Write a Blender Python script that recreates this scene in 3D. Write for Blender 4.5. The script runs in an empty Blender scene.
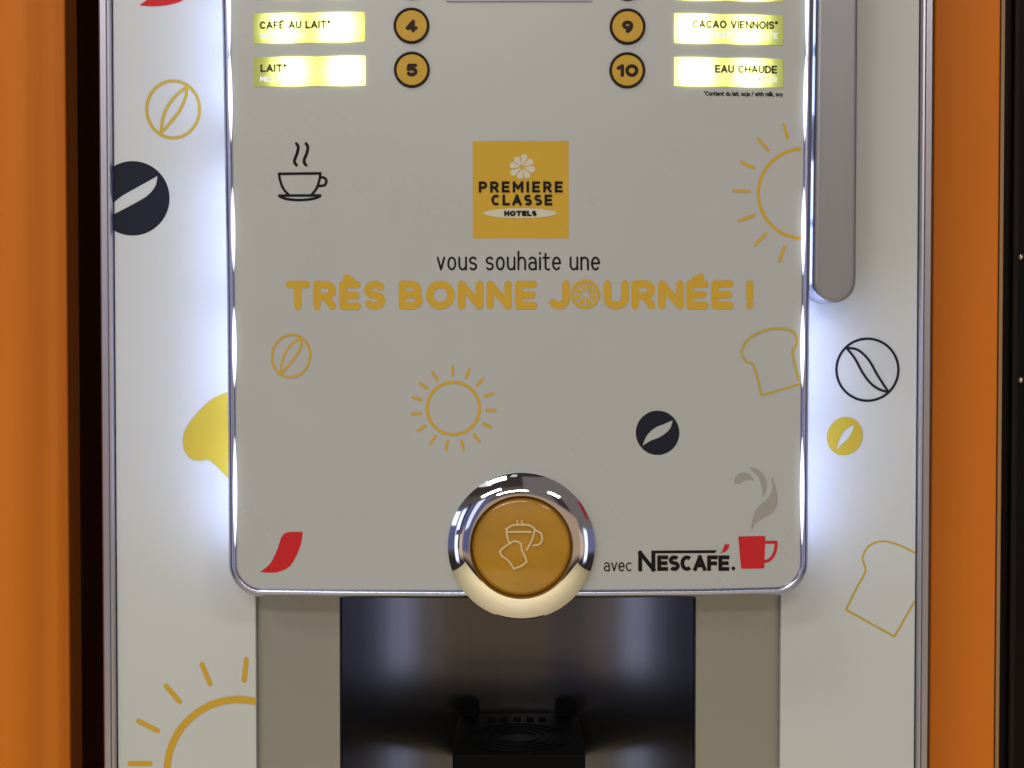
import bpy, bmesh, math, random
from mathutils import Vector
from mathutils.geometry import tessellate_polygon
random.seed(4)
S = bpy.context.scene
COL = S.collection

# ------------------------------------------------------------------ camera
F = 1500.0                       # focal length in pixels
TH = math.atan(0.02625)          # looking down a little
CAM = Vector((-0.0004, -0.90, 1.45))
cd = bpy.data.cameras.new('camera')
cam = bpy.data.objects.new('camera', cd)
COL.objects.link(cam)
cam.location = CAM
cam.rotation_euler = (math.pi / 2 - TH, 0, 0)
cd.sensor_width = 36.0
cd.lens = 36.0 * F / 1024.0
cd.clip_start = 0.01
cd.clip_end = 100
cd.dof.use_dof = True
cd.dof.focus_distance = 0.875
cd.dof.aperture_fstop = 11
S.camera = cam

# ------------------------------------------------------------------ colour management
S.view_settings.view_transform = 'Standard'
S.view_settings.look = 'None'
S.view_settings.exposure = -0.10
S.view_settings.gamma = 1.0
S.view_settings.use_curve_mapping = False

# ------------------------------------------------------------------ world: the dim room the machine faces
W = bpy.data.worlds.new('World')
S.world = W
W.use_nodes = True
wn, wl = W.node_tree.nodes, W.node_tree.links
wn.clear()


def wmath(op, a, b=None):
    n = wn.new('ShaderNodeMath'); n.operation = op
    for i, v in enumerate((a, b)):
        if v is None:
            continue
        if isinstance(v, (int, float)):
            n.inputs[i].default_value = v
        else:
            wl.new(v, n.inputs[i])
    return n.outputs[0]


def wstep(v, a, b):
    n = wn.new('ShaderNodeMapRange'); n.interpolation_type = 'SMOOTHSTEP'
    wl.new(v, n.inputs['Value'])
    n.inputs['From Min'].default_value = a
    n.inputs['From Max'].default_value = b
    return n.outputs['Result']


tc = wn.new('ShaderNodeTexCoord')
sx = wn.new('ShaderNodeSeparateXYZ')
wl.new(tc.outputs['Generated'], sx.inputs[0])
AZ = wmath('ARCTAN2', sx.outputs['X'], wmath('MULTIPLY', sx.outputs['Y'], -1.0))   # 0 = straight out in front of the machine
EL = wmath('ARCSINE', sx.outputs['Z'])
D2R = math.radians


def wbox(a0, a1, e0, e1, soft=3.0):
    s = D2R(soft)
    m = wmath('MULTIPLY', wstep(AZ, D2R(a0) - s, D2R(a0) + s), wmath('SUBTRACT', 1.0, wstep(AZ, D2R(a1) - s, D2R(a1) + s)))
    e = wmath('MULTIPLY', wstep(EL, D2R(e0) - s, D2R(e0) + s), wmath('SUBTRACT', 1.0, wstep(EL, D2R(e1) - s, D2R(e1) + s)))
    return wmath('MULTIPLY', m, e)


def wrgb(c):
    n = wn.new('ShaderNodeRGB'); n.outputs[0].default_value = (*c, 1); return n.outputs[0]


def wmix(f, a, b):
    n = wn.new('ShaderNodeMix'); n.data_type = 'RGBA'
    wl.new(f, n.inputs['Factor']); wl.new(a, n.inputs['A']); wl.new(b, n.inputs['B'])
    return n.outputs['Result']


room = wrgb((0.10, 0.085, 0.075))
room = wmix(wbox(-180, 180, 34, 95, 5), room, wrgb((0.045, 0.034, 0.032)))        # dark ceiling
room = wmix(wbox(-180, 180, -95, -13, 4), room, wrgb((0.030, 0.024, 0.022)))      # dark floor further off
room = wmix(wbox(2, 80, 3, 62, 1.5), room, wrgb((0.16, 0.145, 0.14)))             # grey wall to the right
room = wmix(wbox(-40, 40, -12.5, 12, 2.5), room, wrgb((0.42, 0.31, 0.22)))           # warm brown patch added for the niche wall to reflect
room = wmix(wbox(-80, -16, -10, 24, 1.5), room, wrgb((0.11, 0.125, 0.25)))         # bluish window bays, left and right
room = wmix(wbox(58, 82, -12, 6, 1.5), room, wrgb((0.15, 0.155, 0.29)))
room = wmix(wbox(-47, -36, -14, 4, 3), room, wrgb((0.62, 0.47, 0.36)))  # brighter brown lobes, left and right, added beside the niche streaks
room = wmix(wbox(36, 47, -14, 2, 3), room, wrgb((0.62, 0.47, 0.38)))
room = wmix(wbox(-59, -50, -18, 22, 2.5), room, wrgb((1.45, 1.6, 2.2)))
room = wmix(wbox(-34, -25, 2, 24, 1), room, wrgb((0.95, 1.0, 1.2)))
room = wmix(wbox(50, 59, -18, 5, 2.5), room, wrgb((1.35, 1.5, 2.1)))
room = wmix(wbox(-76, -63, 9, 21, 1), room, wrgb((1.3, 1.35, 1.5)))
room = wmix(wbox(-50, -45.5, -9, 26, .8), room, wrgb((0.04, 0.035, 0.05)))
room = wmix(wbox(-78, -38, 47, 55, 1), room, wrgb((0.9, 0.88, 0.82)))
room = wmix(wbox(-20, -8, 62, 68, 1), room, wrgb((0.75, 0.72, 0.66)))
room = wmix(wbox(20, 34, 14, 30, 1.5), room, wrgb((0.05, 0.035, 0.035)))
room = wmix(wbox(66, 74, 14, 30, 1.5), room, wrgb((0.30, 0.02, 0.04)))
room = wmix(wbox(-58, -40, 1, 5, .8), room, wrgb((0.10, 0.07, 0.16)))
bg = wn.new('ShaderNodeBackground')
wl.new(room, bg.inputs['Color'])
bg.inputs['Strength'].default_value = 1.0
wo = wn.new('ShaderNodeOutputWorld')
wl.new(bg.outputs[0], wo.inputs['Surface'])


# ------------------------------------------------------------------ lamps: ceiling panels of the room
def area(name, loc, target, sx_, sy_, power, col):
    d = bpy.data.lights.new(name, 'AREA')
    d.shape = 'RECTANGLE'; d.size = sx_; d.size_y = sy_; d.energy = power; d.color = col
    o = bpy.data.objects.new(name, d); COL.objects.link(o)
    o.location = loc
    o.rotation_euler = (Vector(target) - Vector(loc)).to_track_quat('-Z', 'Y').to_euler()
    return o


area('ceiling_lamp', (-0.62, -0.75, 2.75), (-0.62, -0.75, 0), 0.55, 0.32, 7, (1.0, 0.97, 0.91))
area('ceiling_lamp', (-1.0, -2.1, 2.75), (-1.0, -2.1, 0), 0.8, 0.4, 24, (1.0, 0.97, 0.91))
area('ceiling_lamp', (1.15, -2.3, 2.75), (1.15, -2.3, 0), 0.5, 0.5, 22, (1.0, 0.97, 0.91))
area('ceiling_lamp', (-0.3, -3.6, 2.75), (-0.3, -3.6, 0), 1.1, 0.5, 74, (1.0, 0.97, 0.91))


# ------------------------------------------------------------------ pixel -> real plane
def P(px, py, Y):
    fw = Vector((0, math.cos(TH), -math.sin(TH))); up = Vector((0, math.sin(TH), math.cos(TH)))
    r = fw * F + Vector((1, 0, 0)) * (px - 512.0) + up * (384.0 - py)
    return CAM + r * ((Y - CAM.y) / r.y)


# ------------------------------------------------------------------ materials
def mat(name, col, rough=0.5, metal=0.0, spec=0.5, coat=0.0, bump=0.0, bscale=400.0, var=0.0, vscale=(6, 6, 6), rvar=0.0, aniso=0.0, grain=0.0):
    m = bpy.data.materials.new(name); m.use_nodes = True
    n, l = m.node_tree.nodes, m.node_tree.links
    b = n['Principled BSDF']
    b.inputs['Base Color'].default_value = (*col, 1)
    b.inputs['Roughness'].default_value = rough
    b.inputs['Metallic'].default_value = metal
    b.inputs['Specular IOR Level'].default_value = spec
    b.inputs['Coat Weight'].default_value = coat
    b.inputs['Coat Roughness'].default_value = 0.08
    if aniso:
        b.inputs['Anisotropic'].default_value = aniso
    t = n.new('ShaderNodeTexCoord')
    if var or rvar:
        mp = n.new('ShaderNodeMapping'); mp.inputs['Scale'].default_value = vscale
        l.new(t.outputs['Object'], mp.inputs[0])
        ns = n.new('ShaderNodeTexNoise'); ns.inputs['Scale'].default_value = 1.0
        ns.inputs['Detail'].default_value = 6; ns.inputs['Roughness'].default_value = 0.6
        l.new(mp.outputs[0], ns.inputs['Vector'])
        if var:
            mr = n.new('ShaderNodeMapRange')
            mr.inputs['From Min'].default_value = 0.3; mr.inputs['From Max'].default_value = 0.7
            mr.inputs['To Min'].default_value = 1 - var; mr.inputs['To Max'].default_value = 1 + var
            l.new(ns.outputs['Fac'], mr.inputs['Value'])
            mx = n.new('ShaderNodeVectorMath'); mx.operation = 'SCALE'
            mx.inputs[0].default_value = col
            l.new(mr.outputs[0], mx.inputs['Scale'])
            l.new(mx.outputs[0], b.inputs['Base Color'])
        if rvar:
            mr = n.new('ShaderNodeMapRange')
            mr.inputs['From Min'].default_value = 0.3; mr.inputs['From Max'].default_value = 0.7
            mr.inputs['To Min'].default_value = max(0.02, rough - rvar); mr.inputs['To Max'].default_value = rough + rvar
            l.new(ns.outputs['Fac'], mr.inputs['Value'])
            l.new(mr.outputs[0], b.inputs['Roughness'])
    if bump:
        nb = n.new('ShaderNodeTexNoise'); nb.inputs['Scale'].default_value = bscale
        nb.inputs['Detail'].default_value = 3
        l.new(t.outputs['Object'], nb.inputs['Vector'])
        bp = n.new('ShaderNodeBump'); bp.inputs['Strength'].default_value = bump
        bp.inputs['Distance'].default_value = 0.0005
        l.new(nb.outputs['Fac'], bp.inputs['Height'])
        l.new(bp.outputs[0], b.inputs['Normal'])
    return m


def wood(name, ca, cb, stretch, contrast):
    m = bpy.data.materials.new(name); m.use_nodes = True
    n, l = m.node_tree.nodes, m.node_tree.links
    b = n['Principled BSDF']
    t = n.new('ShaderNodeTexCoord')
    mp = n.new('ShaderNodeMapping'); mp.inputs['Scale'].default_value = stretch
    l.new(t.outputs['Object'], mp.inputs[0])
    ns = n.new('ShaderNodeTexNoise'); ns.inputs['Scale'].default_value = 1
    ns.inputs['Detail'].default_value = 5; ns.inputs['Distortion'].default_value = 0.6
    l.new(mp.outputs[0], ns.inputs['Vector'])
    cr = n.new('ShaderNodeValToRGB')
    cr.color_ramp.elements[0].position = 0.5 - contrast; cr.color_ramp.elements[0].color = (*ca, 1)
    cr.color_ramp.elements[1].position = 0.5 + contrast; cr.color_ramp.elements[1].color = (*cb, 1)
    l.new(ns.outputs['Fac'], cr.inputs[0]); l.new(cr.outputs[0], b.inputs['Base Color'])
    b.inputs['Roughness'].default_value = 0.5
    b.inputs['Specular IOR Level'].default_value = 0.12
    return m


def emit(name, col, strength):
    m = bpy.data.materials.new(name); m.use_nodes = True
    n, l = m.node_tree.nodes, m.node_tree.links
    n.clear()
    e = n.new('ShaderNodeEmission'); e.inputs[0].default_value = (*col, 1); e.inputs[1].default_value = strength
    o = n.new('ShaderNodeOutputMaterial'); l.new(e.outputs[0], o.inputs[0])
    return m


def backlit(name, sign):
    """lit drink label: two diodes glowing through a yellow film, dim at its outer end"""
    m = bpy.data.materials.new(name); m.use_nodes = True
    n, l = m.node_tree.nodes, m.node_tree.links
    n.clear()

    def mth(op, a, b=None):
        q = n.new('ShaderNodeMath'); q.operation = op
        for i, v in enumerate((a, b)):
            if v is None:
                continue
            if isinstance(v, (int, float)):
                q.inputs[i].default_value = v
            else:
                l.new(v, q.inputs[i])
        return q.outputs[0]
    t = n.new('ShaderNodeTexCoord'); s = n.new('ShaderNodeSeparateXYZ')
    l.new(t.outputs['Object'], s.inputs[0])
    X, Z = mth('MULTIPLY', s.outputs['X'], sign), s.outputs['Z']
    oi = n.new('ShaderNodeObjectInfo')
    jit = mth('MULTIPLY', mth('SUBTRACT', oi.outputs['Random'], 0.5), 0.006)

    def spot(x0, sx_, sz, amp):
        a = mth('POWER', mth('DIVIDE', mth('SUBTRACT', mth('SUBTRACT', X, x0), jit), sx_), 2.0)
        c = mth('POWER', mth('DIVIDE', Z, sz), 2.0)
        return mth('MULTIPLY', mth('EXPONENT', mth('MULTIPLY', mth('ADD', a, c), -1.0)), amp)
    tot = mth('ADD', mth('ADD', spot(-0.0125, 0.0088, 0.0125, 7.0), spot(0.0180, 0.0100, 0.0125, 9.0)), 0.46)
    e = n.new('ShaderNodeEmission'); e.inputs[0].default_value = (0.86, 0.90, 0.24, 1)
    l.new(tot, e.inputs[1])
    o = n.new('ShaderNodeOutputMaterial'); l.new(e.outputs[0], o.inputs[0])
    return m


def ink_translucent(name, col, alpha):
    m = mat(name, col, 0.6)
    m.node_tree.nodes['Principled BSDF'].inputs['Alpha'].default_value = alpha
    return m


M = {}
M['door'] = mat('door plastic', (0.402, 0.412, 0.402), 0.30, spec=0.38, var=0.014, vscale=(7, 7, 7), rvar=0.07, bump=0.012, bscale=900)
M['white'] = mat('white panel', (0.500, 0.512, 0.492), 0.33, spec=0.32, var=0.012, vscale=(8, 8, 8), rvar=0.04, bump=0.012, bscale=900)
M['alu'] = mat('aluminium edge', (0.49, 0.47, 0.52), 0.36, 1.0, var=0.03, vscale=(900, 900, 3))
M['trim'] = mat('satin chrome', (0.50, 0.52, 0.70), 0.26, 1.0, var=0.03, vscale=(40, 40, 40))
M['chrome'] = mat('mirror chrome', (0.86, 0.85, 0.86), 0.035, 1.0)
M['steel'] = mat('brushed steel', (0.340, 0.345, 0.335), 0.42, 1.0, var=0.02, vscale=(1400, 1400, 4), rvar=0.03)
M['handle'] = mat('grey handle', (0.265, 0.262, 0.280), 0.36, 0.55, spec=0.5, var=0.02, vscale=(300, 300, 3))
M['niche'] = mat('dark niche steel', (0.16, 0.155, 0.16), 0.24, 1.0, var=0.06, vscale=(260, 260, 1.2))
M['black'] = mat('black plastic', (0.0022, 0.0022, 0.0024), 0.6, spec=0.06, bump=0.05)
M['blackhole'] = mat('black slot', (0.002, 0.002, 0.002), 0.9, spec=0.05)
M['cab'] = mat('cabinet sheet', (0.25, 0.24, 0.23), 0.5)
M['gold'] = mat('gold ink', (0.53, 0.325, 0.034), 0.5, spec=0.15, var=0.02, vscale=(60, 60, 60))
M['olive'] = mat('yellow ink', (0.46, 0.33, 0.050), 0.5, spec=0.15)
M['lemon'] = mat('lemon ink', (0.46, 0.34, 0.036), 0.5, spec=0.15)
M['navy'] = mat('navy ink', (0.015, 0.016, 0.026), 0.5, spec=0.08)
M['inkblack'] = mat('black ink', (0.010, 0.009, 0.009), 0.5, spec=0.08)
M['red'] = mat('red ink', (0.50, 0.020, 0.022), 0.5, spec=0.12)
M['smoke'] = mat('grey ink', (0.30, 0.285, 0.26), 0.5, spec=0.2)
M['cream'] = mat('cream ink', (0.54, 0.52, 0.40), 0.5, spec=0.2)
M['capline'] = mat('pale cap ink', (0.60, 0.47, 0.24), 0.5, spec=0.2)
M['btn'] = mat('gold button', (0.50, 0.30, 0.032), 0.4, spec=0.2)
M['btnring'] = mat('dark button rim', (0.020, 0.011, 0.008), 0.45, spec=0.15)
M['cap'] = mat('amber cap', (0.39, 0.195, 0.016), 0.25, spec=0.3, coat=0.6, var=0.16, vscale=(28, 28, 28))
M['glowL'] = backlit('lit yellow film left', 1.0)
M['glowR'] = backlit('lit yellow film right', -1.0)
M['led'] = emit('white diode', (0.47, 0.57, 1.0), 13.0)
M['glint'] = emit('painted diode glint', (0.86, 0.90, 1.0), 1.7)  # emission stands in for the diodes mirrored in the rim
M['labelink'] = ink_translucent('label ink', (0.014, 0.016, 0.010), 0.91)
M['whiteink'] = emit('clear lit film', (0.95, 0.97, 0.9), 0.95)
M['orangeL'] = wood('orange wood', (0.46, 0.112, 0.007), (0.68, 0.205, 0.020), (34, 34, 0.9), 0.26)
M['orangeR'] = wood('orange board', (0.58, 0.155, 0.014), (0.64, 0.18, 0.018), (14, 14, 3), 0.3)
M['edge'] = mat('board edge', (0.30, 0.16, 0.06), 0.5)
M['brown'] = mat('dark brown board', (0.034, 0.008, 0.003), 0.7, spec=0.05, var=0.2, vscale=(40, 40, 1.5))
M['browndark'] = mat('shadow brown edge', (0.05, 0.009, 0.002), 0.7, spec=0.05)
M['darkdoor'] = mat('black board', (0.008, 0.005, 0.005), 0.4, spec=0.1)
M['floor'] = mat('pale floor', (0.86, 0.74, 0.45), 0.5, var=0.05, vscale=(3, 3, 3))

# ------------------------------------------------------------------ object helpers
WLOC = {}


def empty(name, loc, label=None, cat=None):
    o = bpy.data.objects.new(name, None); COL.objects.link(o)
    o.location = loc; o.empty_display_size = 0.05
    WLOC[o] = Vector(loc)
    if label:
        o['label'] = label; o['category'] = cat
    return o


def obj(name, bm, m, parent=None, smooth=False, label=None):
    """link a bmesh given in world coordinates as one object with its origin at its own middle"""
    lo = Vector((1e9,) * 3); hi = Vector((-1e9,) * 3)
    for v in bm.verts:
        for i in range(3):
            lo[i] = min(lo[i], v.co[i]); hi[i] = max(hi[i], v.co[i])
    c = (lo + hi) / 2
    for v in bm.verts:
        v.co -= c
    me = bpy.data.meshes.new(name)
    bm.to_mesh(me); bm.free()
    for mm in (m if isinstance(m, (list, tuple)) else [m]):
        me.materials.append(mm)
    if smooth:
        for p in me.polygons:
            p.use_smooth = True
    o = bpy.data.objects.new(name, me); COL.objects.link(o)
    WLOC[o] = c
    if parent:
        o.parent = parent; o.location = c - WLOC[parent]
    else:
        o.location = c
    if label:
        o['label'] = label
    return o


def box(bm, x0, x1, y0, y1, z0, z1, bev=0.0):
    v = [bm.verts.new((x, y, z)) for x in (x0, x1) for y in (y0, y1) for z in (z0, z1)]
    f = [(0, 1, 3, 2), (4, 6, 7, 5), (0, 4, 5, 1), (2, 3, 7, 6), (0, 2, 6, 4), (1, 5, 7, 3)]
    fs = [bm.faces.new([v[i] for i in q]) for q in f]
    bmesh.ops.recalc_face_normals(bm, faces=fs)
    if bev:
        es = list({e for q in fs for e in q.edges})
        bmesh.ops.bevel(bm, geom=es, offset=bev, segments=3, profile=0.5, affect='EDGES')


def prism(bm, pts, Y0, Y1, bev=0.0, seg=3):
    """outline in pixels on plane Y0 (front), extruded back to Y1"""
    w = [P(x, y, Y0) for x, y in pts]
    a = [bm.verts.new(p) for p in w]
    b = [bm.verts.new((p.x, Y1, p.z)) for p in w]
    n = len(w)
    fr = bm.faces.new(a); bk = bm.faces.new(b[::-1])
    sd = [bm.faces.new((a[i], b[i], b[(i + 1) % n], a[(i + 1) % n])) for i in range(n)]
    bmesh.ops.recalc_face_normals(bm, faces=[fr, bk] + sd)
    if bev:
        bmesh.ops.bevel(bm, geom=list(fr.edges), offset=bev, segments=seg, profile=0.5, affect='EDGES')


# ---- printed sheets
_lay = [0]


def layer():
    _lay[0] = (_lay[0] + 1) % 9
    return 0.00012 + 0.00002 * _lay[0]


def fill(bm, loops, Y, dy=None):
    """flat printed shape; first loop outline, the others holes (pixels)"""
    dy = layer() if dy is None else dy
    L = [[P(x, y, Y - dy) for x, y in lp] for lp in loops]
    flat = [p for lp in L for p in lp]
    vs = [bm.verts.new(p) for p in flat]
    for t in tessellate_polygon(L):
        f = bm.faces.new([vs[i] for i in t])
        f.normal_update()
        if f.normal.y > 0:
            f.normal_flip()


def ribbon(bm, pts, w, Y, cap='round', closed=False):
    dy = layer()
    pts = [Vector(p) for p in pts]
    n = len(pts)
    h = w / 2.0
    if not closed and cap == 'square':
        d = (pts[0] - pts[1]).normalized(); pts[0] = pts[0] + d * h
        d = (pts[-1] - pts[-2]).normalized(); pts[-1] = pts[-1] + d * h
    Lf, Rt = [], []
    for i in range(n):
        if closed:
            d0 = (pts[i] - pts[i - 1]).normalized(); d1 = (pts[(i + 1) % n] - pts[i]).normalized()
        else:
            d0 = (pts[i] - pts[i - 1]).normalized() if i else (pts[1] - pts[0]).normalized()
            d1 = (pts[i + 1] - pts[i]).normalized() if i < n - 1 else d0
        t = (d0 + d1)
        t = t.normalized() if t.length > 1e-6 else d1
        nr = Vector((-t.y, t.x))
        k = 1.0 / max(0.5, nr.dot(Vector((-d1.y, d1.x))))
        Lf.append(pts[i] + nr * h * k); Rt.append(pts[i] - nr * h * k)

    def V(p):
        return bm.verts.new(P(p.x, p.y, Y - dy))

    def face(vs):
        f = bm.faces.new(vs); f.normal_update()
        if f.normal.y > 0:
            f.normal_flip()
    A = [V(p) for p in Lf]; B = [V(p) for p in Rt]
    for i in range(n if closed else n - 1):
        j = (i + 1) % n
        face((A[i], A[j], B[j], B[i]))
    if not closed and cap == 'round':
        for (c, a, va, vb, d) in ((pts[0], Lf[0], A[0], B[0], (pts[0] - pts[1])), (pts[-1], Lf[-1], A[-1], B[-1], (pts[-1] - pts[-2]))):
            d = d.normalized(); nn = (a - c).normalized()
            arc = [V(c + nn * h * math.cos(q) + d * h * math.sin(q)) for q in [math.pi * s / 8 for s in range(1, 8)]]
            face([va] + arc + [vb])


def stroke(bm, pts, w, Y, cap='round', closed=False):
    """a pen line: split at sharp corners so that no strip folds over itself"""
    if closed:
        pts = list(pts) + [pts[0]]
    out, cur = [], [pts[0]]
    for i in range(1, len(pts)):
        a = Vector(pts[i]) - Vector(pts[i - 1])
        if a.length < 1e-5:
            continue
        if len(cur) > 1:
            b = Vector(cur[-1]) - Vector(cur[-2])
            if b.angle(a) > math.radians(38):
                out.append(cur); cur = [cur[-1]]
        cur.append(tuple(pts[i]))
    out.append(cur)
    if len(out) == 1 and len(cur) > 6 and (Vector(cur[0]) - Vector(cur[-1])).length < 0.05 * w:
        ribbon(bm, cur[:-1], w, Y, closed=True)
        return
    for k, c in enumerate(out):
        cp = cap
        if cap == 'butt':
            cp = 'square' if len(c) == 2 else 'butt'
        ribbon(bm, c, w, Y, cp)


def smooth(pts, n=6, closed=False):
    """catmull-rom through the points"""
    m = len(pts); out = []
    rng = range(m if closed else m - 1)
    for i in rng:
        g = (lambda k: pts[k % m]) if closed else (lambda k: pts[max(0, min(m - 1, k))])
        p0, p1, p2, p3 = g(i - 1), g(i), g(i + 1), g(i + 2)
        for s in range(n):
            t = s / n
            out.append(tuple(0.5 * ((2 * p1[k]) + (-p0[k] + p2[k]) * t + (2 * p0[k] - 5 * p1[k] + 4 * p2[k] - p3[k]) * t * t + (-p0[k] + 3 * p1[k] - 3 * p2[k] + p3[k]) * t ** 3) for k in (0, 1)))
    if not closed:
        out.append(tuple(pts[-1]))
    return out


def ell(cx, cy, rx, ry, a0=0, a1=360, n=48, rot=0.0):
    r = math.radians(rot); out = []
    full = abs(a1 - a0) >= 360
    for i in range(n if full else n + 1):
        a = math.radians(a0 + (a1 - a0) * i / n)
        x, y = rx * math.cos(a), -ry * math.sin(a)
        out.append((cx + x * math.cos(r) - y * math.sin(r), cy + x * math.sin(r) + y * math.cos(r)))
    return out


# ------------------------------------------------------------------ pen alphabet (cap height 1, y up)
def ar(cx, cy, rx, ry, a0, a1, n=10):
    return [(cx + rx * math.cos(math.radians(a0 + (a1 - a0) * i / n)), cy + ry * math.sin(math.radians(a0 + (a1 - a0) * i / n))) for i in range(n + 1)]


def rrect(w, h, r, a0=0):
    """rounded-rectangle loop, closed"""
    return ar(w - r, h - r, r, r, 0, 90, 5) + ar(r, h - r, r, r, 90, 180, 5) + ar(r, r, r, r, 180, 270, 5) + ar(w - r, r, r, r, 270, 360, 5)


def _s(w, q=1.0):
    return ar(w / 2, .745 * q, w / 2, .255 * q, 35, 180, 9) + ar(w / 2, .745 * q, w / 2, .235 * q, 195, 270, 4) + ar(w / 2, .255 * q, w / 2, .255 * q, 90, 0, 6)[1:] + ar(w / 2, .255 * q, w / 2, .255 * q, -10, -145, 9)


G = {
    'A': (.74, [[(0, 0), (.37, 1)], [(.37, 1), (.74, 0)], [(.14, .30), (.60, .30)]]),
    'B': (.64, [[(0, 0), (0, 1)], [(0, 1), (.34, 1)] + ar(.34, .76, .24, .24, 90, -90) + [(0, .52)], [(.3, .52), (.38, .52)] + ar(.38, .26, .26, .26, 90, -90) + [(0, 0)]]),
    'C': (.66, [ar(.36, .5, .36, .5, 48, 312, 18)]),
    'D': (.68, [[(0, 0), (0, 1)], [(0, 1), (.28, 1)] + ar(.28, .5, .40, .5, 90, -90, 14) + [(0, 0)]]),
    'E': (.56, [[(.56, 1), (0, 1), (0, 0), (.56, 0)], [(0, .5), (.50, .5)]]),
    'F': (.54, [[(.54, 1), (0, 1), (0, 0)], [(0, .48), (.48, .48)]]),
    'H': (.66, [[(0, 0), (0, 1)], [(.66, 0), (.66, 1)], [(0, .5), (.66, .5)]]),
    'I': (.02, [[(0.01, 0), (0.01, 1)]]),
    'J': (.50, [[(.50, 1), (.50, .30)] + ar(.24, .28, .26, .28, 0, -150, 10)]),
    'L': (.52, [[(0, 1), (0, 0), (.52, 0)]]),
    'M': (.84, [[(0, 0), (0, 1)], [(0, 1), (.42, .35)], [(.42, .35), (.84, 1)], [(.84, 1), (.84, 0)]]),
    'N': (.68, [[(0, 0), (0, 1)], [(0, 1), (.68, 0)], [(.68, 0), (.68, 1)]]),
    'O': (.80, [ar(.40, .5, .40, .5, 90, 450, 28)]),
    'P': (.60, [[(0, 0), (0, 1)], [(0, 1), (.34, 1)] + ar(.34, .71, .27, .29, 90, -90) + [(0, .42)]]),
    'R': (.62, [[(0, 0), (0, 1)], [(0, 1), (.34, 1)] + ar(.34, .72, .27, .28, 90, -90) + [(0, .44)], [(.34, .44), (.62, 0)]]),
    'S': (.56, [_s(.56)]),
    'T': (.68, [[(0, 1), (.68, 1)], [(.34, 1), (.34, 0)]]),
    'U': (.66, [[(0, 1), (0, .33)] + ar(.33, .33, .33, .33, 180, 360, 14) + [(.66, 1)]]),
    'V': (.70, [[(0, 1), (.35, 0)], [(.35, 0), (.70, 1)]]),
    '!': (.02, [[(.01, 1), (.01, .36)], [(.01, .06), (.01, .0)]]),
    '.': (.02, [[(0, .03), (.02, .03)]]),
    ',': (.02, [[(.02, .05), (-.04, -.16)]]),
    '/': (.34, [[(0, -.05), (.34, 1.05)]]),
    '*': (.22, [[(0.03, .86), (.19, .98)], [(.03, .98), (.19, .86)], [(.11, .80), (.11, 1.03)]]),
    '0': (.62, [ar(.31, .5, .31, .5, 90, 450, 24)]),
    '1': (.26, [[(0, .76), (.26, 1)], [(.26, 1), (.26, 0)]]),
    '4': (.64, [[(.44, 0), (.44, 1)], [(.44, 1), (0, .27)], [(0, .27), (.64, .27)]]),
    '5': (.54, [[(.52, 1), (.06, 1), (.02, .56)], [(.02, .56)] + ar(.25, .32, .29, .32, 120, -140, 14)]),
    '9': (.58, [ar(.29, .70, .29, .30, 0, 360, 18), [(.58, .70)] + ar(.16, .60, .42, .60, 0, -75, 8)]),
    'a': (.46, [ar(.22, .50, .22, .20, 150, 20, 6) + [(.46, .45), (.46, 0)], [(.46, .40), (.2, .40)] + ar(.2, .20, .2, .20, 90, 270, 8) + [(.34, .0), (.46, .1)]]),
    'c': (.42, [ar(.25, .35, .25, .35, 50, 310, 12)]),
    'd': (.48, [ar(.24, .35, .24, .35, 0, 360, 16), [(.48, 1.05), (.48, 0)]]),
    'e': (.48, [[(.0, .36), (.48, .36)], [(.48, .36)] + ar(.24, .36, .24, .34, 5, 180, 9) + ar(.24, .34, .24, .34, 180, 315, 9)]),
    'h': (.46, [[(0, 1.05), (0, 0)], [(0, .42)] + ar(.23, .44, .23, .26, 165, 0, 9) + [(.46, 0)]]),
    'i': (.02, [[(.01, .68), (.01, 0)], [(.01, .97), (.01, .92)]]),
    'j': (.10, [[(.10, .68), (.10, -.15), (0, -.28)], [(.10, .97), (.10, .92)]]),
    'k': (.40, [[(0, 1.05), (0, 0)], [(0, .28), (.36, .68)], [(.13, .42), (.40, 0)]]),
    'l': (.02, [[(.01, 1.05), (.01, 0)]]),
    'm': (.74, [[(0, .70), (0, 0)], [(0, .5)] + ar(.185, .5, .185, .2, 165, 0, 8) + [(.37, 0)], [(.37, .5)] + ar(.555, .5, .185, .2, 165, 0, 8) + [(.74, 0)]]),
    'n': (.46, [[(0, .70), (0, 0)], [(0, .44)] + ar(.23, .44, .23, .26, 165, 0, 9) + [(.46, 0)]]),
    'o': (.48, [ar(.24, .35, .24, .35, 90, 450, 20)]),
    's': (.42, [_s(.42, .70)]),
    't': (.34, [[(.10, .92), (.10, .16)] + ar(.24, .16, .14, .16, 180, 280, 6) + [(.34, 0)], [(-.06, .68), (.34, .68)]]),
    'u': (.46, [[(0, .70), (0, .26)] + ar(.23, .26, .23, .26, 180, 345, 9) + [(.46, .30)], [(.46, .70), (.46, 0)]]),
    'v': (.46, [[(0, .70), (.23, 0)], [(.23, 0), (.46, .70)]]),
    'w': (.70, [[(0, .70), (.18, 0)], [(.18, 0), (.35, .68)], [(.35, .68), (.52, 0)], [(.52, 0), (.70, .70)]]),
    'W': (.96, [[(0, 1), (.24, 0)], [(.24, 0), (.48, 1)], [(.48, 1), (.72, 0)], [(.72, 0), (.96, 1)]]),
    'K': (.62, [[(0, 0), (0, 1)], [(0, .4), (.58, 1)], [(.2, .55), (.62, 0)]]),
    'y': (.46, [[(0, .70), (.23, 0)], [(.46, .70), (.14, -.30)]]),
    ' ': (.18, []),
}
G['È'] = (.56, G['E'][1] + [[(.14, 1.30), (.33, 1.18)]])
G['É'] = (.56, G['E'][1] + [[(.20, 1.18), (.40, 1.31)]])


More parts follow.
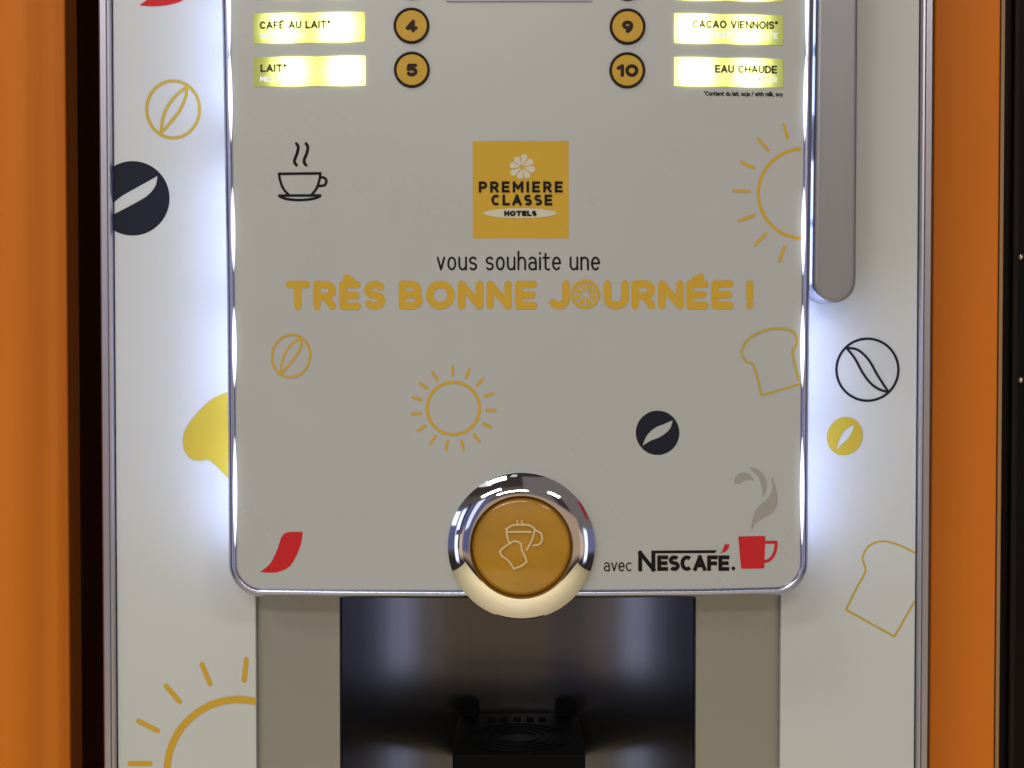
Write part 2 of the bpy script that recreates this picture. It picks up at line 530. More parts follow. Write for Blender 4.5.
def text(bm, s, x0, x1, ytop, ybase, w, Y, cap='round', gap=.26, slope=0.0, skip=None):
    """lettering between x0 and x1 (pixels), capitals from ytop to ybase; returns the glyph boxes"""
    H = ybase - ytop - w
    tot = sum(G[c][0] for c in s) + gap * (len(s) - 1)
    gx = (x1 - x0 - w) / tot
    x = 0.0; boxes = []
    for i, c in enumerate(s):
        wd, st = G[c]
        bx0 = x0 + w / 2 + x * gx; bx1 = x0 + w / 2 + (x + wd) * gx
        boxes.append((bx0, bx1))
        if not (skip and i in skip):
            for q in st:
                pts = []
                for (u, v) in q:
                    X = x0 + w / 2 + (x + u) * gx
                    pts.append((X, ybase - w / 2 - v * H + slope * (X - x0)))
                stroke(bm, pts, w, Y, cap)
        x += wd + gap
    return boxes


# ================================================================== SETTING
bm = bmesh.new(); box(bm, -2.6, 2.6, -4.0, 0.62, -0.05, 0.0)
o = obj('floor', bm, M['floor']); o['kind'] = 'structure'
bm = bmesh.new(); box(bm, -1.6, 1.6, 0.62, 0.70, 0.0, 2.5)
o = obj('wall', bm, M['brown']); o['kind'] = 'structure'


def board(name, label, cat, xs_top, xs_bot, Y, thick, m, edges=None):
    t = empty(name, ((P(xs_top[0], 384, Y).x + P(xs_top[1], 384, Y).x) / 2, Y + thick / 2, 0), label, cat)
    # straight upright edges: pixel columns at the bottom and the top of the frame give the same x
    x0 = (P(xs_top[0], 0, Y).x + P(xs_bot[0], 768, Y).x) / 2; x1 = (P(xs_top[1], 0, Y).x + P(xs_bot[1], 768, Y).x) / 2
    b = bmesh.new(); box(b, x0, x1, Y, Y + thick, 0.0, 2.2, 0.0015)
    obj('board', b, m, t)
    if edges is not None:
        b = bmesh.new()
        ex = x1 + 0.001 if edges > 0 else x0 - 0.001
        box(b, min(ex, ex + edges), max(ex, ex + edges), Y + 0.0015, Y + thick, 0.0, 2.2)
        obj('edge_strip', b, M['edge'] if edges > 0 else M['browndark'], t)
    return t


board('wooden_panel', 'orange wood grain panel beyond the dark gap left of the machine', 'panel', (-330, 64.8), (-318, 70.6), 0.16, 0.03, M['orangeL'], -0.001)
board('wooden_panel', 'plain orange panel touching the right side of the machine', 'panel', (935.2, 1000.8), (928.9, 994.4), 0.045, 0.03, M['orangeR'], 0.0022)
t = empty('cabinet_door', (P(1100, 384, 0.24).x, 0.25, 0), 'black door with upright grooves at the far right edge', 'door')
b = bmesh.new(); x0 = P(985, 384, 0.24).x
box(b, x0, x0 + 0.36, 0.24, 0.265, 0, 2.2, 0.002)
obj('board', b, M['darkdoor'], t)
b = bmesh.new(); xg = P(1011.5, 384, 0.235).x
box(b, xg, xg + 0.0045, 0.234, 0.2395, 0, 2.2, 0.001)
obj('frame_strip', b, mat('dark strip', (0.022, 0.014, 0.013), 0.4, spec=0.1), t)
for py in (256, 380):  # two bright specks of unknown kind, built as metal beads
    q = P(1023.2, py, 0.225); b = bmesh.new()
    bmesh.ops.create_uvsphere(b, u_segments=16, v_segments=10, radius=0.0028)
    for v in b.verts:
        v.co = Vector((v.co.x, v.co.y * 1.2, v.co.z)) + Vector((q.x + 0.0005, q.y + 0.009, q.z))
    obj('bead', b, mat('bright screw', (0.8, 0.68, 0.55), 0.2, 1.0), t, True)

# ================================================================== THE MACHINE
MACH = empty('drinks_machine', (P(516, 384, 0).x, 0.25, 0),
             'white hot drinks vending machine with glowing door edges, lit labels and chrome ringed button', 'vending machine')
YB = 0.0           # white side panels
YD = -0.036        # door face
xl = (P(99.2, 0, YB).x + P(105.4, 768, YB).x) / 2
xr = (P(932.6, 0, YB).x + P(927.2, 768, YB).x) / 2
ZT, ZN0, ZN1 = 1.95, P(518, 880, YB).z, P(518, 585, YB).z
NX0, NX1 = P(256, 680, YB).x, P(780.5, 680, YB).x

# cabinet: sheet metal body with the opening for the dispensing niche
b = bmesh.new()
box(b, xl + .001, NX0 - .001, 0.006, 0.50, 0.0, ZT)
box(b, NX1 + .001, xr - .001, 0.006, 0.50, 0.0, ZT)
box(b, NX0 - .001, NX1 + .001, 0.006, 0.50, ZN1, ZT)
box(b, NX0 - .001, NX1 + .001, 0.006, 0.50, 0.0, ZN0)
box(b, NX0 - .001, NX1 + .001, 0.30, 0.50, ZN0, ZN1)
obj('cabinet', b, M['cab'], MACH)

TW = 0.0078
panels = []
for (a0, a1) in ((xl + TW, NX0), (NX1, xr - TW)):
    b = bmesh.new(); box(b, a0, a1, YB, 0.0055, 0.002, ZT - .002, 0.0006)
    panels.append(obj('side_panel', b, M['white'], MACH))
PL, PR = panels
# aluminium edge profiles with a rolled inner lip
for (x0, x1, s) in ((xl, xl + TW - .0003, 1), (xr - TW + .0003, xr, -1)):
    prof = [(0, 0.03), (0, -0.0020), (0.0010, -0.0032), (0.0044, -0.0034), (0.0048, -0.0040), (0.0056, -0.0047), (0.0066, -0.0044), (0.0073, -0.0026), (0.0075, 0.006)]
    b = bmesh.new(); rows = []
    for z in (0.0, 0.6, 1.2, ZT):
        rows.append([b.verts.new(((x0 + u) if s > 0 else (x1 - u), y, z)) for u, y in prof])
    for i in range(3):
        for j in range(len(prof) - 1):
            b.faces.new((rows[i][j], rows[i][j + 1], rows[i + 1][j + 1], rows[i + 1][j]))
    bmesh.ops.recalc_face_normals(b, faces=b.faces)
    obj('edge_trim', b, M['alu'], MACH, False)

# lower front under the niche (below the picture)
b = bmesh.new(); box(b, NX0 + .001, NX1 - .001, 0.0, 0.0055, 0.002, ZN0, 0.0006)
obj('lower_panel', b, M['white'], MACH)

# ------------------------------------------------------------------ door
def door_path():
    def seg(a, c, n):
        return [(a[0] + (c[0] - a[0]) * t / n, a[1] + (c[1] - a[1]) * t / n) for t in range(n)]
    K = [(220.2, -110), (222.0, 0), (224.6, 150), (226.9, 300), (228.2, 450), (228.8, 562)]
    L = []
    for a, c in zip(K[:-1], K[1:]):
        L += seg(a, c, 6)
    L += ell(262.0, 563.4, 33.2, 33.2, 180, 270, 18)[:-1]
    B_ = [(262, 596.6), (340, 597.6), (518, 598.4), (700, 597.0), (775, 595.2)]
    for a, c in zip(B_[:-1], B_[1:]):
        L += seg(a, c, 6)
    L += ell(775.0, 562.0, 33.0, 33.2, 270, 360, 18)[:-1]
    K = [(808.0, 562), (808.2, 450), (809.4, 300), (811.4, 150), (813.7, 0), (815.4, -110)]
    for a, c in zip(K[:-1], K[1:]):
        L += seg(a, c, 6)
    return L + [K[-1]]


DP = door_path()


def inset(path, d):
    out = []
    n = len(path)
    for i in range(n):
        p = Vector(path[i]); a = Vector(path[max(0, i - 1)]); c = Vector(path[min(n - 1, i + 1)])
        t = (c - a).normalized(); nr = Vector((t.y, -t.x))        # inward for this winding
        out.append(tuple(p + nr * d))
    return out


b = bmesh.new(); prism(b, inset(DP, 6.0), YD, -0.0245)
DOOR = obj('door', b, M['door'], MACH)
b = bmesh.new(); prism(b, inset(DP, 26.0), -0.0242, -0.0004)
obj('door_core', b, M['white'], MACH)
# rounded metal rim round the door
prof = [(0.6, -0.0246), (0.0, -0.0252), (0.0, -0.0325), (0.8, -0.0352), (2.6, -0.0372), (4.6, -0.0378), (6.2, -0.0374), (7.4, -0.0366), (8.2, -0.0360)]
b = bmesh.new(); rings = []
DPs = DP
for s, y in prof:
    rings.append([b.verts.new(P(px, py, y)) for px, py in inset(DPs, s)])
for i in range(len(rings) - 1):
    for j in range(len(DPs) - 1):
        b.faces.new((rings[i][j], rings[i][j + 1], rings[i + 1][j + 1], rings[i + 1][j]))
bmesh.ops.recalc_face_normals(b, faces=b.faces)
obj('rim', b, M['trim'], DOOR, True)

# diode reflections on the rim, drawn as glowing slivers, thin at both ends
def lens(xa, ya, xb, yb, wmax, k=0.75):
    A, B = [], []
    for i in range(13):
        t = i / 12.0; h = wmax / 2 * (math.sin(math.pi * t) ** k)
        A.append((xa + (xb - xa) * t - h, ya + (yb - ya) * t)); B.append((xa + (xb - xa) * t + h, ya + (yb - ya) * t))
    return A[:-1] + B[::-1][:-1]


def glint(xa, ya, xb, yb, wm):
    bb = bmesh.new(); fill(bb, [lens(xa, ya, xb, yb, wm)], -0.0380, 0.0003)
    obj('rim_glint', bb, M['glint'], DOOR)


glint(228.6, -60, 229.6, 60, 3.8); glint(229.6, 50, 231.2, 143, 4.2); glint(232.4, 186, 233.8, 272, 4.2)
glint(234.0, 306, 234.6, 388, 4.6); glint(234.8, 436, 235.2, 548, 4.4)
glint(807.6, -60, 806.6, 62, 3.8); glint(806.2, 52, 804.6, 142, 4.4); glint(804.0, 186, 803.0, 276, 4.6)
glint(802.8, 304, 802.2, 388, 4.6); glint(802.2, 436, 802.0, 546, 4.4)

# the diodes behind the door that light the side panels
for k, yc in enumerate((-75, 15, 85, 190, 255, 330, 385, 455, 515)):
    for sgn in (-1, 1):
        xc = 234.0 + min(4.5, max(0, yc) * .011) if sgn < 0 else 803.0 - min(3.5, max(0, yc) * .009)
        a = P(xc, yc, -0.016)
        b = bmesh.new(); box(b, a.x - .0009, a.x + .0009, -0.0240, -0.0120, a.z - .017, a.z + .017)
        obj('diode', b, M['led'], MACH)

# ------------------------------------------------------------------ drink labels and buttons
def label_window(x0, x1, tl, tr, bl, br, m, words, tx, cap_h, slope, small):
    b = bmesh.new(); prism(b, [(x0, tl), (x1, tr), (x1, br), (x0, bl)], YD - 0.0006, YD + 0.002)
    L = obj('drink_label', b, m, MACH)
    if words:
        bb = bmesh.new()
        text(bb, words, tx[0], tx[1], tx[2], tx[2] + cap_h, 2.2, YD - 0.0007, 'round', .34, slope)
        obj('lettering', bb, M['labelink'], L)
        bb = bmesh.new()
        text(bb, small[0], small[1], small[2], small[3], small[3] + 6.0, 1.3, YD - 0.0007, 'round', .30, slope)
        obj('small_lettering', bb, M['whiteink'], L)
    return L


label_window(253.8, 365.0, 13.6, 11.9, 43.4, 41.5, M['glowL'], 'CAFÉ AU LAIT*', (259.5, 330.5, 21.2), 8.2, -.014, ('WHITE COFFEE', 260, 306, 33.2))
label_window(253.8, 365.2, 57.2, 55.8, 86.4, 85.2, M['glowL'], 'LAIT*', (260.2, 286.6, 64.2), 8.2, -.010, ('MILK', 260, 274, 76.0))
label_window(674.4, 783.2, 13.2, 15.4, 42.7, 44.9, M['glowR'], 'CACAO VIENNOIS*', (692.2, 778.2, 19.8), 8.4, .016, ('VIENNESE CHOCOLATE', 708, 777.4, 31.6))
label_window(674.4, 783.2, 57.0, 58.9, 85.6, 87.4, M['glowR'], 'EAU CHAUDE', (714.8, 777.4, 64.6), 8.4, .014, ('HOT WATER', 742, 777.0, 76.2))
label_window(253.4, 364.8, -30.5, -32, -1.0, -2.6, M['glowL'], None, None, 0, 0, None)
label_window(674.6, 783.4, -30.5, -28.2, -.4, 1.6, M['glowR'], None, None, 0, 0, None)

for (cx, cy, num, nx) in ((411.5, 25.8, '4', (405.6, 417.6)), (411.9, 69.8, '5', (406.4, 417.4)), (627.5, 26.7, '9', (622.0, 633.2)), (627.2, 70.4, '10', (616.6, 638.4)),
                          (411.2, -18.2, None, None), (627.8, -17.2, None, None)):
    b = bmesh.new()
    prism(b, ell(cx, cy, 15.8, 15.8, n=40), YD - 0.0008, YD + .001, 0.0003, 2)
    B = obj('drink_button', b, M['btn'], MACH)
    b = bmesh.new()
    c = P(cx, cy, YD); k = (P(cx + 1, cy, YD) - c).x
    prof = [(17.9, .001), (17.9, -.0009), (17.3, -.0014), (16.2, -.0014), (15.4, -.0010), (15.2, .0005)]
    rg = [[b.verts.new((c.x + r * k * math.cos(a), YD + y, c.z + r * k * math.sin(a))) for a in [2 * math.pi * i / 48 for i in range(48)]] for r, y in prof]
    for i in range(len(prof) - 1):
        for j in range(48):
            b.faces.new((rg[i][j], rg[i][(j + 1) % 48], rg[i + 1][(j + 1) % 48], rg[i + 1][j]))
    bmesh.ops.recalc_face_normals(b, faces=b.faces)
    obj('button_rim', b, M['btnring'], B, True)
    if num:
        bb = bmesh.new()
        text(bb, num, nx[0], nx[1], cy - 6.2, cy + 6.4, 3.4, YD - 0.0009, 'round', .30)
        obj('numeral', bb, M['btnring'], B)

# lower edge of the small screen that sits above the picture
bb = bmesh.new(); prism(bb, [(446, -92), (592, -92), (592, 1.4), (446, 1.6)], YD - 0.0012, YD + .001, 0.0006)
DS = obj('screen_frame', bb, mat('screen frame', (0.36, 0.35, 0.46), 0.3), MACH)
bb = bmesh.new(); prism(bb, [(452, -88), (586, -88), (586, -4), (452, -4)], YD - 0.0016, YD)
obj('screen', bb, mat('screen glass', (0.02, 0.025, 0.05), 0.1), DS)

bb = bmesh.new()
text(bb, '*Contient du lait, soja / with milk, soy', 704, 783.0, 91.2, 95.6, .85, YD, 'round', .24, .012)
obj('footnote', bb, M['inkblack'], DOOR)

# ------------------------------------------------------------------ prints on the door
def pr(name, m, parent, draw, label=None):
    bb = bmesh.new(); draw(bb); return obj(name, bb, m, parent, label=label)


# square emblem
def d_square(bb):
    fill(bb, [[(472.6, 141.2), (568.6, 141.0), (568.9, 238.4), (472.8, 238.6)]], YD, 0.0001)


pr('emblem', M['gold'], DOOR, d_square)


def d_flower(bb):
    for k in range(8):
        a = math.radians(k * 45 + 12); r0, r1 = 2.2, 13.4 - (k % 3) * .8
        pts = []
        for t, h in ((0, .6), (.35, 2.0), (.7, 3.4), (.9, 2.8), (1, 1.0)):
            r = r0 + (r1 - r0) * t; pts.append((r, h))
        lp = [(r, h) for r, h in pts] + [(r, -h) for r, h in pts[::-1]]
        fill(bb, [[(522.0 + r * math.cos(a) - h * math.sin(a), 167.2 + r * math.sin(a) + h * math.cos(a)) for r, h in lp]], YD - .0001)
    fill(bb, [ell(520.2, 213.2, 36.5, 5.0, n=40)], YD - .0001)


pr('emblem_flower', M['cream'], DOOR, d_flower)


def d_words(bb):
    text(bb, 'PREMIERE', 478.8, 562.6, 181.4, 192.4, 2.45, YD - .00035, 'butt', .58)
    text(bb, 'CLASSE', 491.4, 552.2, 194.6, 205.4, 2.45, YD - .00035, 'butt', .54)
    text(bb, 'HOTELS', 504.2, 536.6, 210.7, 216.0, 1.75, YD - .00045, 'butt', .44)


pr('emblem_lettering', M['inkblack'], DOOR, d_words)
pr('greeting_lettering', M['inkblack'], DOOR, lambda bb: text(bb, 'vous souhaite une', 436.6, 600.0, 251.4, 270.4, 2.0, YD, 'round', .27))


def d_slogan(bb):
    W_ = 7.4
    text(bb, 'TRÈS', 285.6, 385.4, 280.8, 309.8, W_, YD, 'round', .42)
    text(bb, 'BONNE', 398.6, 537.2, 280.6, 309.4, W_, YD, 'round', .40)
    bx = text(bb, 'JOURNÉE', 549.0, 733.6, 280.2, 309.2, W_, YD, 'round', .38, skip={1})
    text(bb, '!', 746.0, 753.4, 280.2, 308.8, W_ * .95, YD, 'round')
    cx = 585.4; cy = 294.2
    ribbon(bb, ell(cx, cy, 13.1, 13.1, n=44), 3.2, YD, closed=True)
    for k in range(8):
        a0 = k * 45 + 6
        fill(bb, [[(cx + 2.2 * math.cos(math.radians(a0 + 18)), cy + 2.2 * math.sin(math.radians(a0 + 18)))] +
                  [(cx + 10.4 * math.cos(math.radians(a0 + q)), cy + 10.4 * math.sin(math.radians(a0 + q))) for q in (0, 9, 18, 27, 36)]], YD)


pr('slogan_lettering', M['gold'], DOOR, d_slogan)


# cup with saucer
def d_cup(bb):
    w = 2.6
    stroke(bb, [(278.8, 173.8), (320.4, 173.3)], w, YD)
    stroke(bb, smooth([(279.2, 174.5), (279.8, 179), (282, 186), (285, 191), (288.5, 194.6)]), w, YD)
    stroke(bb, smooth([(320.2, 174), (319.6, 179), (317.4, 186.5), (314.4, 191.5), (311.4, 194.8)]), w, YD)
    stroke(bb, [(279.2, 195.6), (320.2, 195.4)], w, YD)
    stroke(bb, smooth([(279.4, 196.2), (285, 198.6), (293, 199.8), (301, 200), (309, 199.4), (316, 198), (320.2, 196)]), w, YD)
    stroke(bb, smooth([(320.6, 177), (324.5, 178), (326.4, 181.2), (324.6, 185), (319.4, 186)]), w, YD)
    for dx in (0, 9.6):
        stroke(bb, smooth([(296.4 + dx, 143.6), (298.2 + dx, 147), (297.0 + dx, 153.5), (294.8 + dx, 159), (294.6 + dx, 162.5), (296.4 + dx, 165)]), 3.0, YD)


pr('cup_print', M['inkblack'], DOOR, d_cup)


def bean_outline(cx, cy, rx, ry, up, lo, w, Y, rot=0):
    def f(bb):
        ribbon(bb, ell(cx, cy, rx, ry, n=56, rot=rot), w, Y, closed=True)
        stroke(bb, smooth(up), w, Y); stroke(bb, smooth(lo), w, Y)
    return f


def bean_solid(loop, up, lo, Y):
    def f(bb):
        slit = smooth(up) + smooth(lo)[::-1][1:-1]
        fill(bb, [loop, slit], Y)
    return f


pr('coffee_bean_print', M['gold'], DOOR, bean_outline(291, 356, 19.0, 21.4, [(301.4, 338), (301.0, 346), (296, 356), (289, 365), (280.4, 374)], [(301.4, 338), (293, 343), (286, 352), (282, 362), (280.4, 374)], 2.2, YD, 12))
pr('coffee_bean_print', M['navy'], DOOR, bean_solid(ell(657.6, 432.8, 21.8, 22.2, n=48), [(672.8, 420.2), (664, 424), (655, 427.8), (647, 435.4), (642.2, 446)], [(672.8, 420.2), (669.8, 429), (661, 436.4), (651, 440.6), (642.2, 446)], YD))


def d_sun(bb):
    ribbon(bb, ell(453.4, 408.4, 26.2, 26.2, n=56), 3.0, YD, closed=True)
    for a in (91, 68, 45, 21, -3, -27, -52, -76, -100, -123, -148, -172, 165, 143, 120):
        c, s = math.cos(math.radians(a)), math.sin(math.radians(a))
        stroke(bb, [(453.4 + 33.4 * c, 408.4 - 33.4 * s), (453.4 + 42.0 * c, 408.4 - 42.0 * s)], 2.7, YD)


pr('sun_print', M['gold'], DOOR, d_sun)


def d_sun2(bb):
    stroke(bb, ell(803.2, 193.6, 44.8, 44.8, 93, 268, 40), 3.2, YD, 'butt')
    for a, c in (((787.6, 138.4), (783.8, 124.4)), ((768.2, 150.2), (758.4, 138.8)), ((754, 168), (741, 162)), ((749, 191.2), (733.8, 190.8)), ((754, 215.3), (739, 220.8)), ((765.8, 234), (755, 245)), ((784.4, 247), (779.4, 261))):
        stroke(bb, [a, c], 2.9, YD)


pr('sun_print', M['gold'], DOOR, d_sun2)


def d_toast(bb):
    stroke(bb, smooth([(761.2, 394.2), (757.8, 379), (752.6, 364.2), (746.2, 361.4), (741.8, 353.3), (744.4, 344.2), (753, 335.8), (765.4, 330.4), (778, 328.4), (789.4, 330), (796.2, 335.8), (796.6, 344), (792.6, 351.6), (795.0, 364), (798.8, 380)], 5), 2.2, YD)
    stroke(bb, [(761.2, 394.4), (764, 394.8), (799.6, 384.2)], 2.2, YD)


pr('toast_print', M['olive'], DOOR, d_toast)
pr('leaf_print', M['red'], DOOR, lambda bb: fill(bb, [smooth([(302.6, 532), (294, 531.8), (286, 532.8), (281, 538.0), (277, 550), (269.8, 564), (259.8, 572)], 4) + smooth([(268, 572.6), (277.2, 572.2), (289, 567), (296.7, 555), (301.2, 543), (302.6, 533)], 4)], YD))

# logo at the lower right: avec ... with mug and steam
pr('logo_lettering', M['inkblack'], DOOR, lambda bb: (
    text(bb, 'avec', 603.8, 631.6, 558.8, 571.4, 1.35, YD, 'round', .24),
    text(bb, 'N', 638.2, 655.4, 551.0, 571.4, 4.0, YD, 'butt'),
    text(bb, 'ESCAFE', 657.2, 729.4, 555.4, 570.9, 3.9, YD, 'butt', .36),
    fill(bb, [[(651.4, 550.6), (717.0, 550.2), (715.0, 553.1), (651.4, 553.4)]], YD),
    fill(bb, [ell(733.4, 568.4, 1.9, 1.9, n=14)], YD)))


def d_mug(bb):
    fill(bb, [[(738.3, 536.4), (765.4, 536.0), (764.3, 567.8), (763.4, 568.4), (742, 568.8), (741, 568)]], YD)
    stroke(bb, [(764.6, 542.4), (776.2, 542.2)] + smooth([(776.2, 542.2), (775.4, 550), (772.6, 556.5), (768.5, 560.4), (763.8, 561.6)]), 3.0, YD, 'round')
    fill(bb, [[(724.6, 544.4), (729.6, 544.2), (728.6, 548), (726.2, 551.4), (720.0, 553.4), (722.6, 550.4)]], YD)


pr('mug_print', M['red'], DOOR, d_mug)


def d_steam(bb):
    fill(bb, [smooth([(752, 530.3), (751.9, 522), (756, 510), (763.8, 502), (770, 495.7), (772.6, 488), (771.8, 476.5), (776.4, 490), (777.2, 504), (771.6, 513), (760.6, 519.2), (754.4, 524.6)], 4, True)], YD)
    fill(bb, [smooth([(734.6, 483.2), (735.4, 477), (741.6, 472.7), (749.2, 474), (753.8, 480.4), (746.6, 480), (740.2, 483.6)], 4, True)], YD)
    fill(bb, [smooth([(749.2, 467.8), (757.4, 469.2), (764.8, 476.6), (767, 486.4), (763.2, 497.2), (762, 487.6), (758.2, 476.6)], 4, True)], YD)


pr('steam_print', M['smoke'], DOOR, d_steam)

# ------------------------------------------------------------------ prints on the side panels
YP = YB
pr('coffee_bean_print', M['olive'], PL, bean_outline(173.2, 109.4, 26.4, 28.6, [(186.6, 87), (186, 96), (180, 110), (171, 122), (161, 133)], [(186.6, 87), (176.6, 95), (168, 106), (163, 118), (161, 133)], 3.1, YP))
_c = [p for p in ell(132.6, 198.3, 37.0, 37.2, n=72) if p[0] > 113.2]
_c = sorted(_c, key=lambda p: math.atan2(p[1] - 198.3, p[0] - 132.6))
yt = min(p[1] for p in _c if p[0] < 118); yb = max(p[1] for p in _c if p[0] < 118)


def d_cutbean(bb):
    up = smooth([(157.4, 176), (146, 182.4), (133, 189.6), (122, 196), (112.4, 203.4)]); lo = smooth([(157.4, 176), (155.4, 186), (148, 195), (136, 202.6), (112.4, 215)])
    top = [p for p in ell(132.6, 198.3, 37, 37.2, 122.5, -2, 40)]       # upper arc, left end to right
    bot = [p for p in ell(132.6, 198.3, 37, 37.2, -2, -122.5, 40)]
    tip = (157.4, 176)
    fill(bb, [top + [(169.4, 198)] + [(158.2, 175.4)] + up], YP, .00012)
    fill(bb, [[(169.4, 198)] + bot[1:] + lo[::-1] + [(158.2, 175.4)]], YP, .00016)


pr('coffee_bean_print', M['navy'], PL, d_cutbean)
pr('leaf_print', M['red'], PL, lambda bb: fill(bb, [smooth([(139.4, 5.2), (148, 6.2), (158, 6.2), (170, 4.6), (182, .8), (192, -8), (197, -22)], 4) + smooth([(170, -22), (158, -14), (150, -3), (139.4, 5.0)], 4)], YP))
pr('lemon_print', M['lemon'], PL, lambda bb: fill(bb, [smooth([(240, 388), (226.4, 392.3), (210.8, 400), (196, 414.5), (184.6, 432), (183.6, 447), (190, 458), (200, 460.8), (207, 459.6), (211, 461.4), (218.6, 468.2), (228, 478), (240, 486)], 5)], YP))


def d_sun3(bb):
    stroke(bb, ell(238.5, 771, 71.5, 71.5, 76, 190, 40), 7.0, YP, 'butt')
    for a, c in (((246.2, 659.5), (244.2, 680)), ((202, 664.5), (210.2, 684)), ((166, 686), (179.6, 701.6)), ((138.5, 721), (157.4, 730.6)), ((129.8, 763.6), (150, 763.6)), ((137, 806), (156, 798))):
        stroke(bb, [a, c], 5.0, YP)


pr('sun_print', M['gold'], PL, d_sun3)
pr('coffee_bean_print', M['navy'], PR, bean_outline(867.4, 369.7, 31.0, 31.0, [(846.6, 348), (857.6, 349.8), (868.6, 359.8), (878, 376), (888.6, 392.2)], [(846.6, 348), (855, 358.7), (862.4, 372.4), (870.6, 383.3), (879.4, 389.4), (888.6, 392.2)], 2.5, YP))
pr('coffee_bean_print', M['lemon'], PR, bean_solid(ell(844.6, 436.2, 17.6, 19.4, n=44, rot=20), [(853.8, 424.4), (847, 428.2), (841, 435), (838, 442), (836.2, 450)], [(853.8, 424.4), (852.2, 431.6), (847, 439.4), (841.4, 444.4), (836.2, 450)], YP))


def d_toast2(bb):
    stroke(bb, smooth([(914.6, 552.8), (901.5, 546), (884, 541.2), (869, 545.8), (862.6, 558), (865.6, 570.6), (858, 585)], 5) + [(846, 609.6)], 2.1, YP)
    stroke(bb, [(846, 609.6), (894.4, 636.6)], 2.1, YP)
    stroke(bb, [(894.4, 636.6), (914.4, 601.6)], 2.1, YP)


pr('toast_print', M['olive'], PR, d_toast2)

# ------------------------------------------------------------------ handle bar
b = bmesh.new()
hp = [(818.0, -110), (859.5, -110), (858.4, 0), (857.4, 150), (856.4, 278)] + ell(834.4, 281, 21.8, 21.8, 0, -180, 20)[1:-1] + [(812.8, 278), (814.6, 150), (816.8, 0)]
prism(b, hp, -0.030, -0.0004, 0.0026, 5)
obj('handle', b, M['handle'], MACH, False)

# ------------------------------------------------------------------ dispensing niche
YS = 0.006
ZB = ZN0
for (xa, xb) in ((256.4, 340.4), (695.2, 780.2)):
    a = P(xa, 690, YS).x; c = P(xb, 690, YS).x
    b = bmesh.new(); box(b, a, c, YS, YS + .010, ZB, ZN1 + .01, 0.0009)
    obj('steel_plate', b, M['steel'], MACH)
# concave back of the niche
x0 = P(341.2, 690, YS).x; x1 = P(694.4, 690, YS).x
xc, hw = (x0 + x1) / 2, (x1 - x0) / 2
b = bmesh.new(); cols = []
YC = YS + .006
prof = []
for i in range(57):
    u = -1 + 2 * i / 56.0
    prof.append((u, YC + .0445 * (1 - u * u)))
for u, y in prof:
    cols.append([b.verts.new((xc + hw * u, y, z)) for z in (ZB, (ZB + ZN1) / 2, ZN1 + .012)])
for i in range(len(cols) - 1):
    for j in range(2):
        b.faces.new((cols[i][j], cols[i + 1][j], cols[i + 1][j + 1], cols[i][j + 1]))
bmesh.ops.recalc_face_normals(b, faces=b.faces)
for f in b.faces:
    if f.normal.y > 0:
        f.normal_flip()
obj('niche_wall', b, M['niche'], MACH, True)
# cup shelf: black tray with a ring pattern, slots and two raised lugs
hs = 0.2346
zs = CAM.z - hs
bx = lambda px, Y: P(px, 700, Y).x
YBk, YFr = 0.050, -0.047
b = bmesh.new()
xa, xb = bx(458.5, YBk), bx(578.0, YBk)
box(b, xa, xb, YFr, YBk, zs - .03, zs, 0.0012)
SH = obj('cup_shelf', b, M['black'], MACH)
for (pa, pb) in ((463, 479), (555, 571.5)):
    b = bmesh.new(); box(b, bx(pa, YBk), bx(pb, YBk), YBk - .016, YBk - .001, zs + .0002, zs + .0105, .002)
    obj('lug', b, M['blackhole'], SH)
for px in (491.5, 503.5, 517, 530, 542):
    a = bx(px, .04); b = bmesh.new()
    box(b, a - .0023, a + .0023, 0.027, 0.038, zs + .0001, zs + .0004)
    obj('slot', b, M['blackhole'], SH)
b = bmesh.new()
cxs, cys = bx(518, -.01), -0.010
for r in (.012, .018, .024, .030):
    N = 48
    rg = [[b.verts.new((cxs + rr * math.cos(2 * math.pi * i / N), cys + rr * math.sin(2 * math.pi * i / N), zs + h)) for i in range(N)] for rr, h in ((r - .0011, .0002), (r - .0006, .0010), (r + .0006, .0010), (r + .0011, .0002))]
    for q in range(3):
        for i in range(N):
            b.faces.new((rg[q][i], rg[q][(i + 1) % N], rg[q + 1][(i + 1) % N], rg[q + 1][i]))
bmesh.ops.recalc_face_normals(b, faces=b.faces)
obj('ring_grid', b, M['black'], SH, True)

# ------------------------------------------------------------------ big round start button
cx0 = P(521.4, 546.4, YD - .004)
kk = (P(522.4, 546.4, YD - .004) - cx0).x


def lathe(bm, prof, c, n=128):
    rg = [[bm.verts.new((c.x + r * math.cos(2 * math.pi * i / n), y, c.z + r * math.sin(2 * math.pi * i / n))) for i in range(n)] for r, y in prof]
    for i in range(len(prof) - 1):
        for j in range(n):
            bm.faces.new((rg[i][j], rg[i][(j + 1) % n], rg[i + 1][(j + 1) % n], rg[i + 1][j]))
    return rg


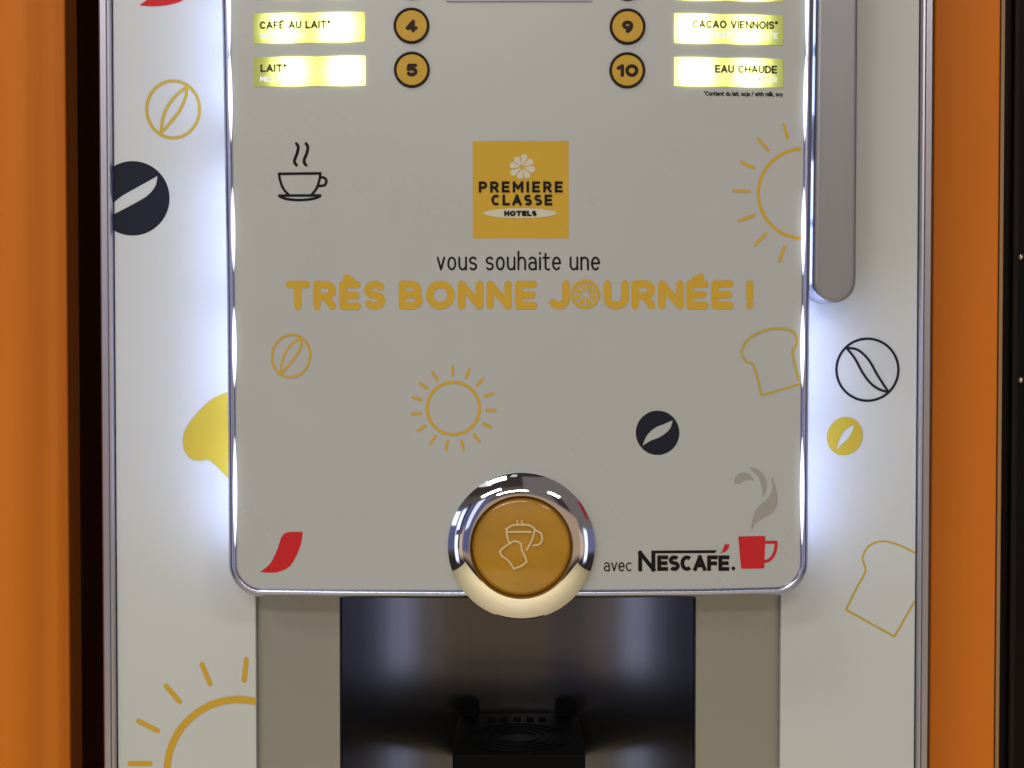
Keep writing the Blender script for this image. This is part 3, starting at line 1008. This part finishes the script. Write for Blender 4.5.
R = 73.6 * kk; ri = 51.6 * kk
prof = [(R * .90, -.0245), (R * .975, -.0255), (R, -.0300)]
RS = 30.0                                          # slope angles: 40 degrees at the rim, 6 at the cap
w_ = R - ri; yy = -.0395; prof.append((R, -.0389)); WALL = list(prof); prof = [(R, -.0390)]; yy = -.0390
for i in range(1, 25):
    t = i / 24.0
    yy -= math.tan(math.radians(39 - 33 * (t - .5 / 24))) * w_ / 24
    prof.append((R + (ri - R) * t, yy))
yt_ = prof[-1][1]
b = bmesh.new(); lathe(b, prof, cx0); lathe(b, WALL, cx0); bmesh.ops.recalc_face_normals(b, faces=b.faces)
KN = obj('start_button', b, M['chrome'], MACH, True)
b = bmesh.new(); lathe(b, [(ri, yt_ + .0001), (ri - .0006, yt_ + .0008), (ri - .0011, yt_ + .0070)], cx0); bmesh.ops.recalc_face_normals(b, faces=b.faces)
obj('gasket', b, mat('dark gasket', (0.20, 0.10, 0.018), 0.4, spec=0.3), KN, True)
b = bmesh.new()
pc = []
for i in range(13):
    t = i / 12.0
    pc.append((max(1e-5, (ri - .0014) * (1 - t)), yt_ + .0034 - .0026 * (1 - (1 - t) ** 2)))
rg = lathe(b, [(ri - .0014, yt_ + .012)] + pc, cx0)
bmesh.ops.remove_doubles(b, verts=b.verts, dist=1e-5 * .5)
bmesh.ops.recalc_face_normals(b, faces=b.faces)
obj('cap', b, M['cap'], KN, True)
yc_ = yt_ + .0004


def d_capprint(bb):
    U = lambda L: [(490 + u / 10.97, 510 + v / 10.97) for u, v in L]
    w = 1.9
    stroke(bb, smooth(U([(190, 205), (240, 170), (330, 160), (430, 168), (490, 205)])), w, yc_)
    stroke(bb, U([(195, 240), (450, 240)]), w, yc_)
    stroke(bb, smooth(U([(178, 205), (190, 290), (205, 345), (225, 368)])), w, yc_)
    stroke(bb, smooth(U([(492, 215), (470, 300), (440, 370), (400, 440)])), w, yc_)
    stroke(bb, smooth(U([(505, 225), (560, 260), (572, 330), (535, 378), (480, 388)])), w, yc_)
    for x in (302, 352):
        stroke(bb, smooth(U([(x, 112), (x - 6, 130), (x + 6, 150), (x, 172)])), 1.3, yc_)
    stroke(bb, smooth(U([(260, 645), (205, 560), (128, 500), (112, 450), (180, 390), (265, 342), (335, 368), (350, 440), (385, 510), (402, 570)]), 5), w, yc_)
    stroke(bb, U([(402, 570), (340, 615), (260, 645)]), w, yc_)


pr('cup_print', M['capline'], KN, d_capprint)
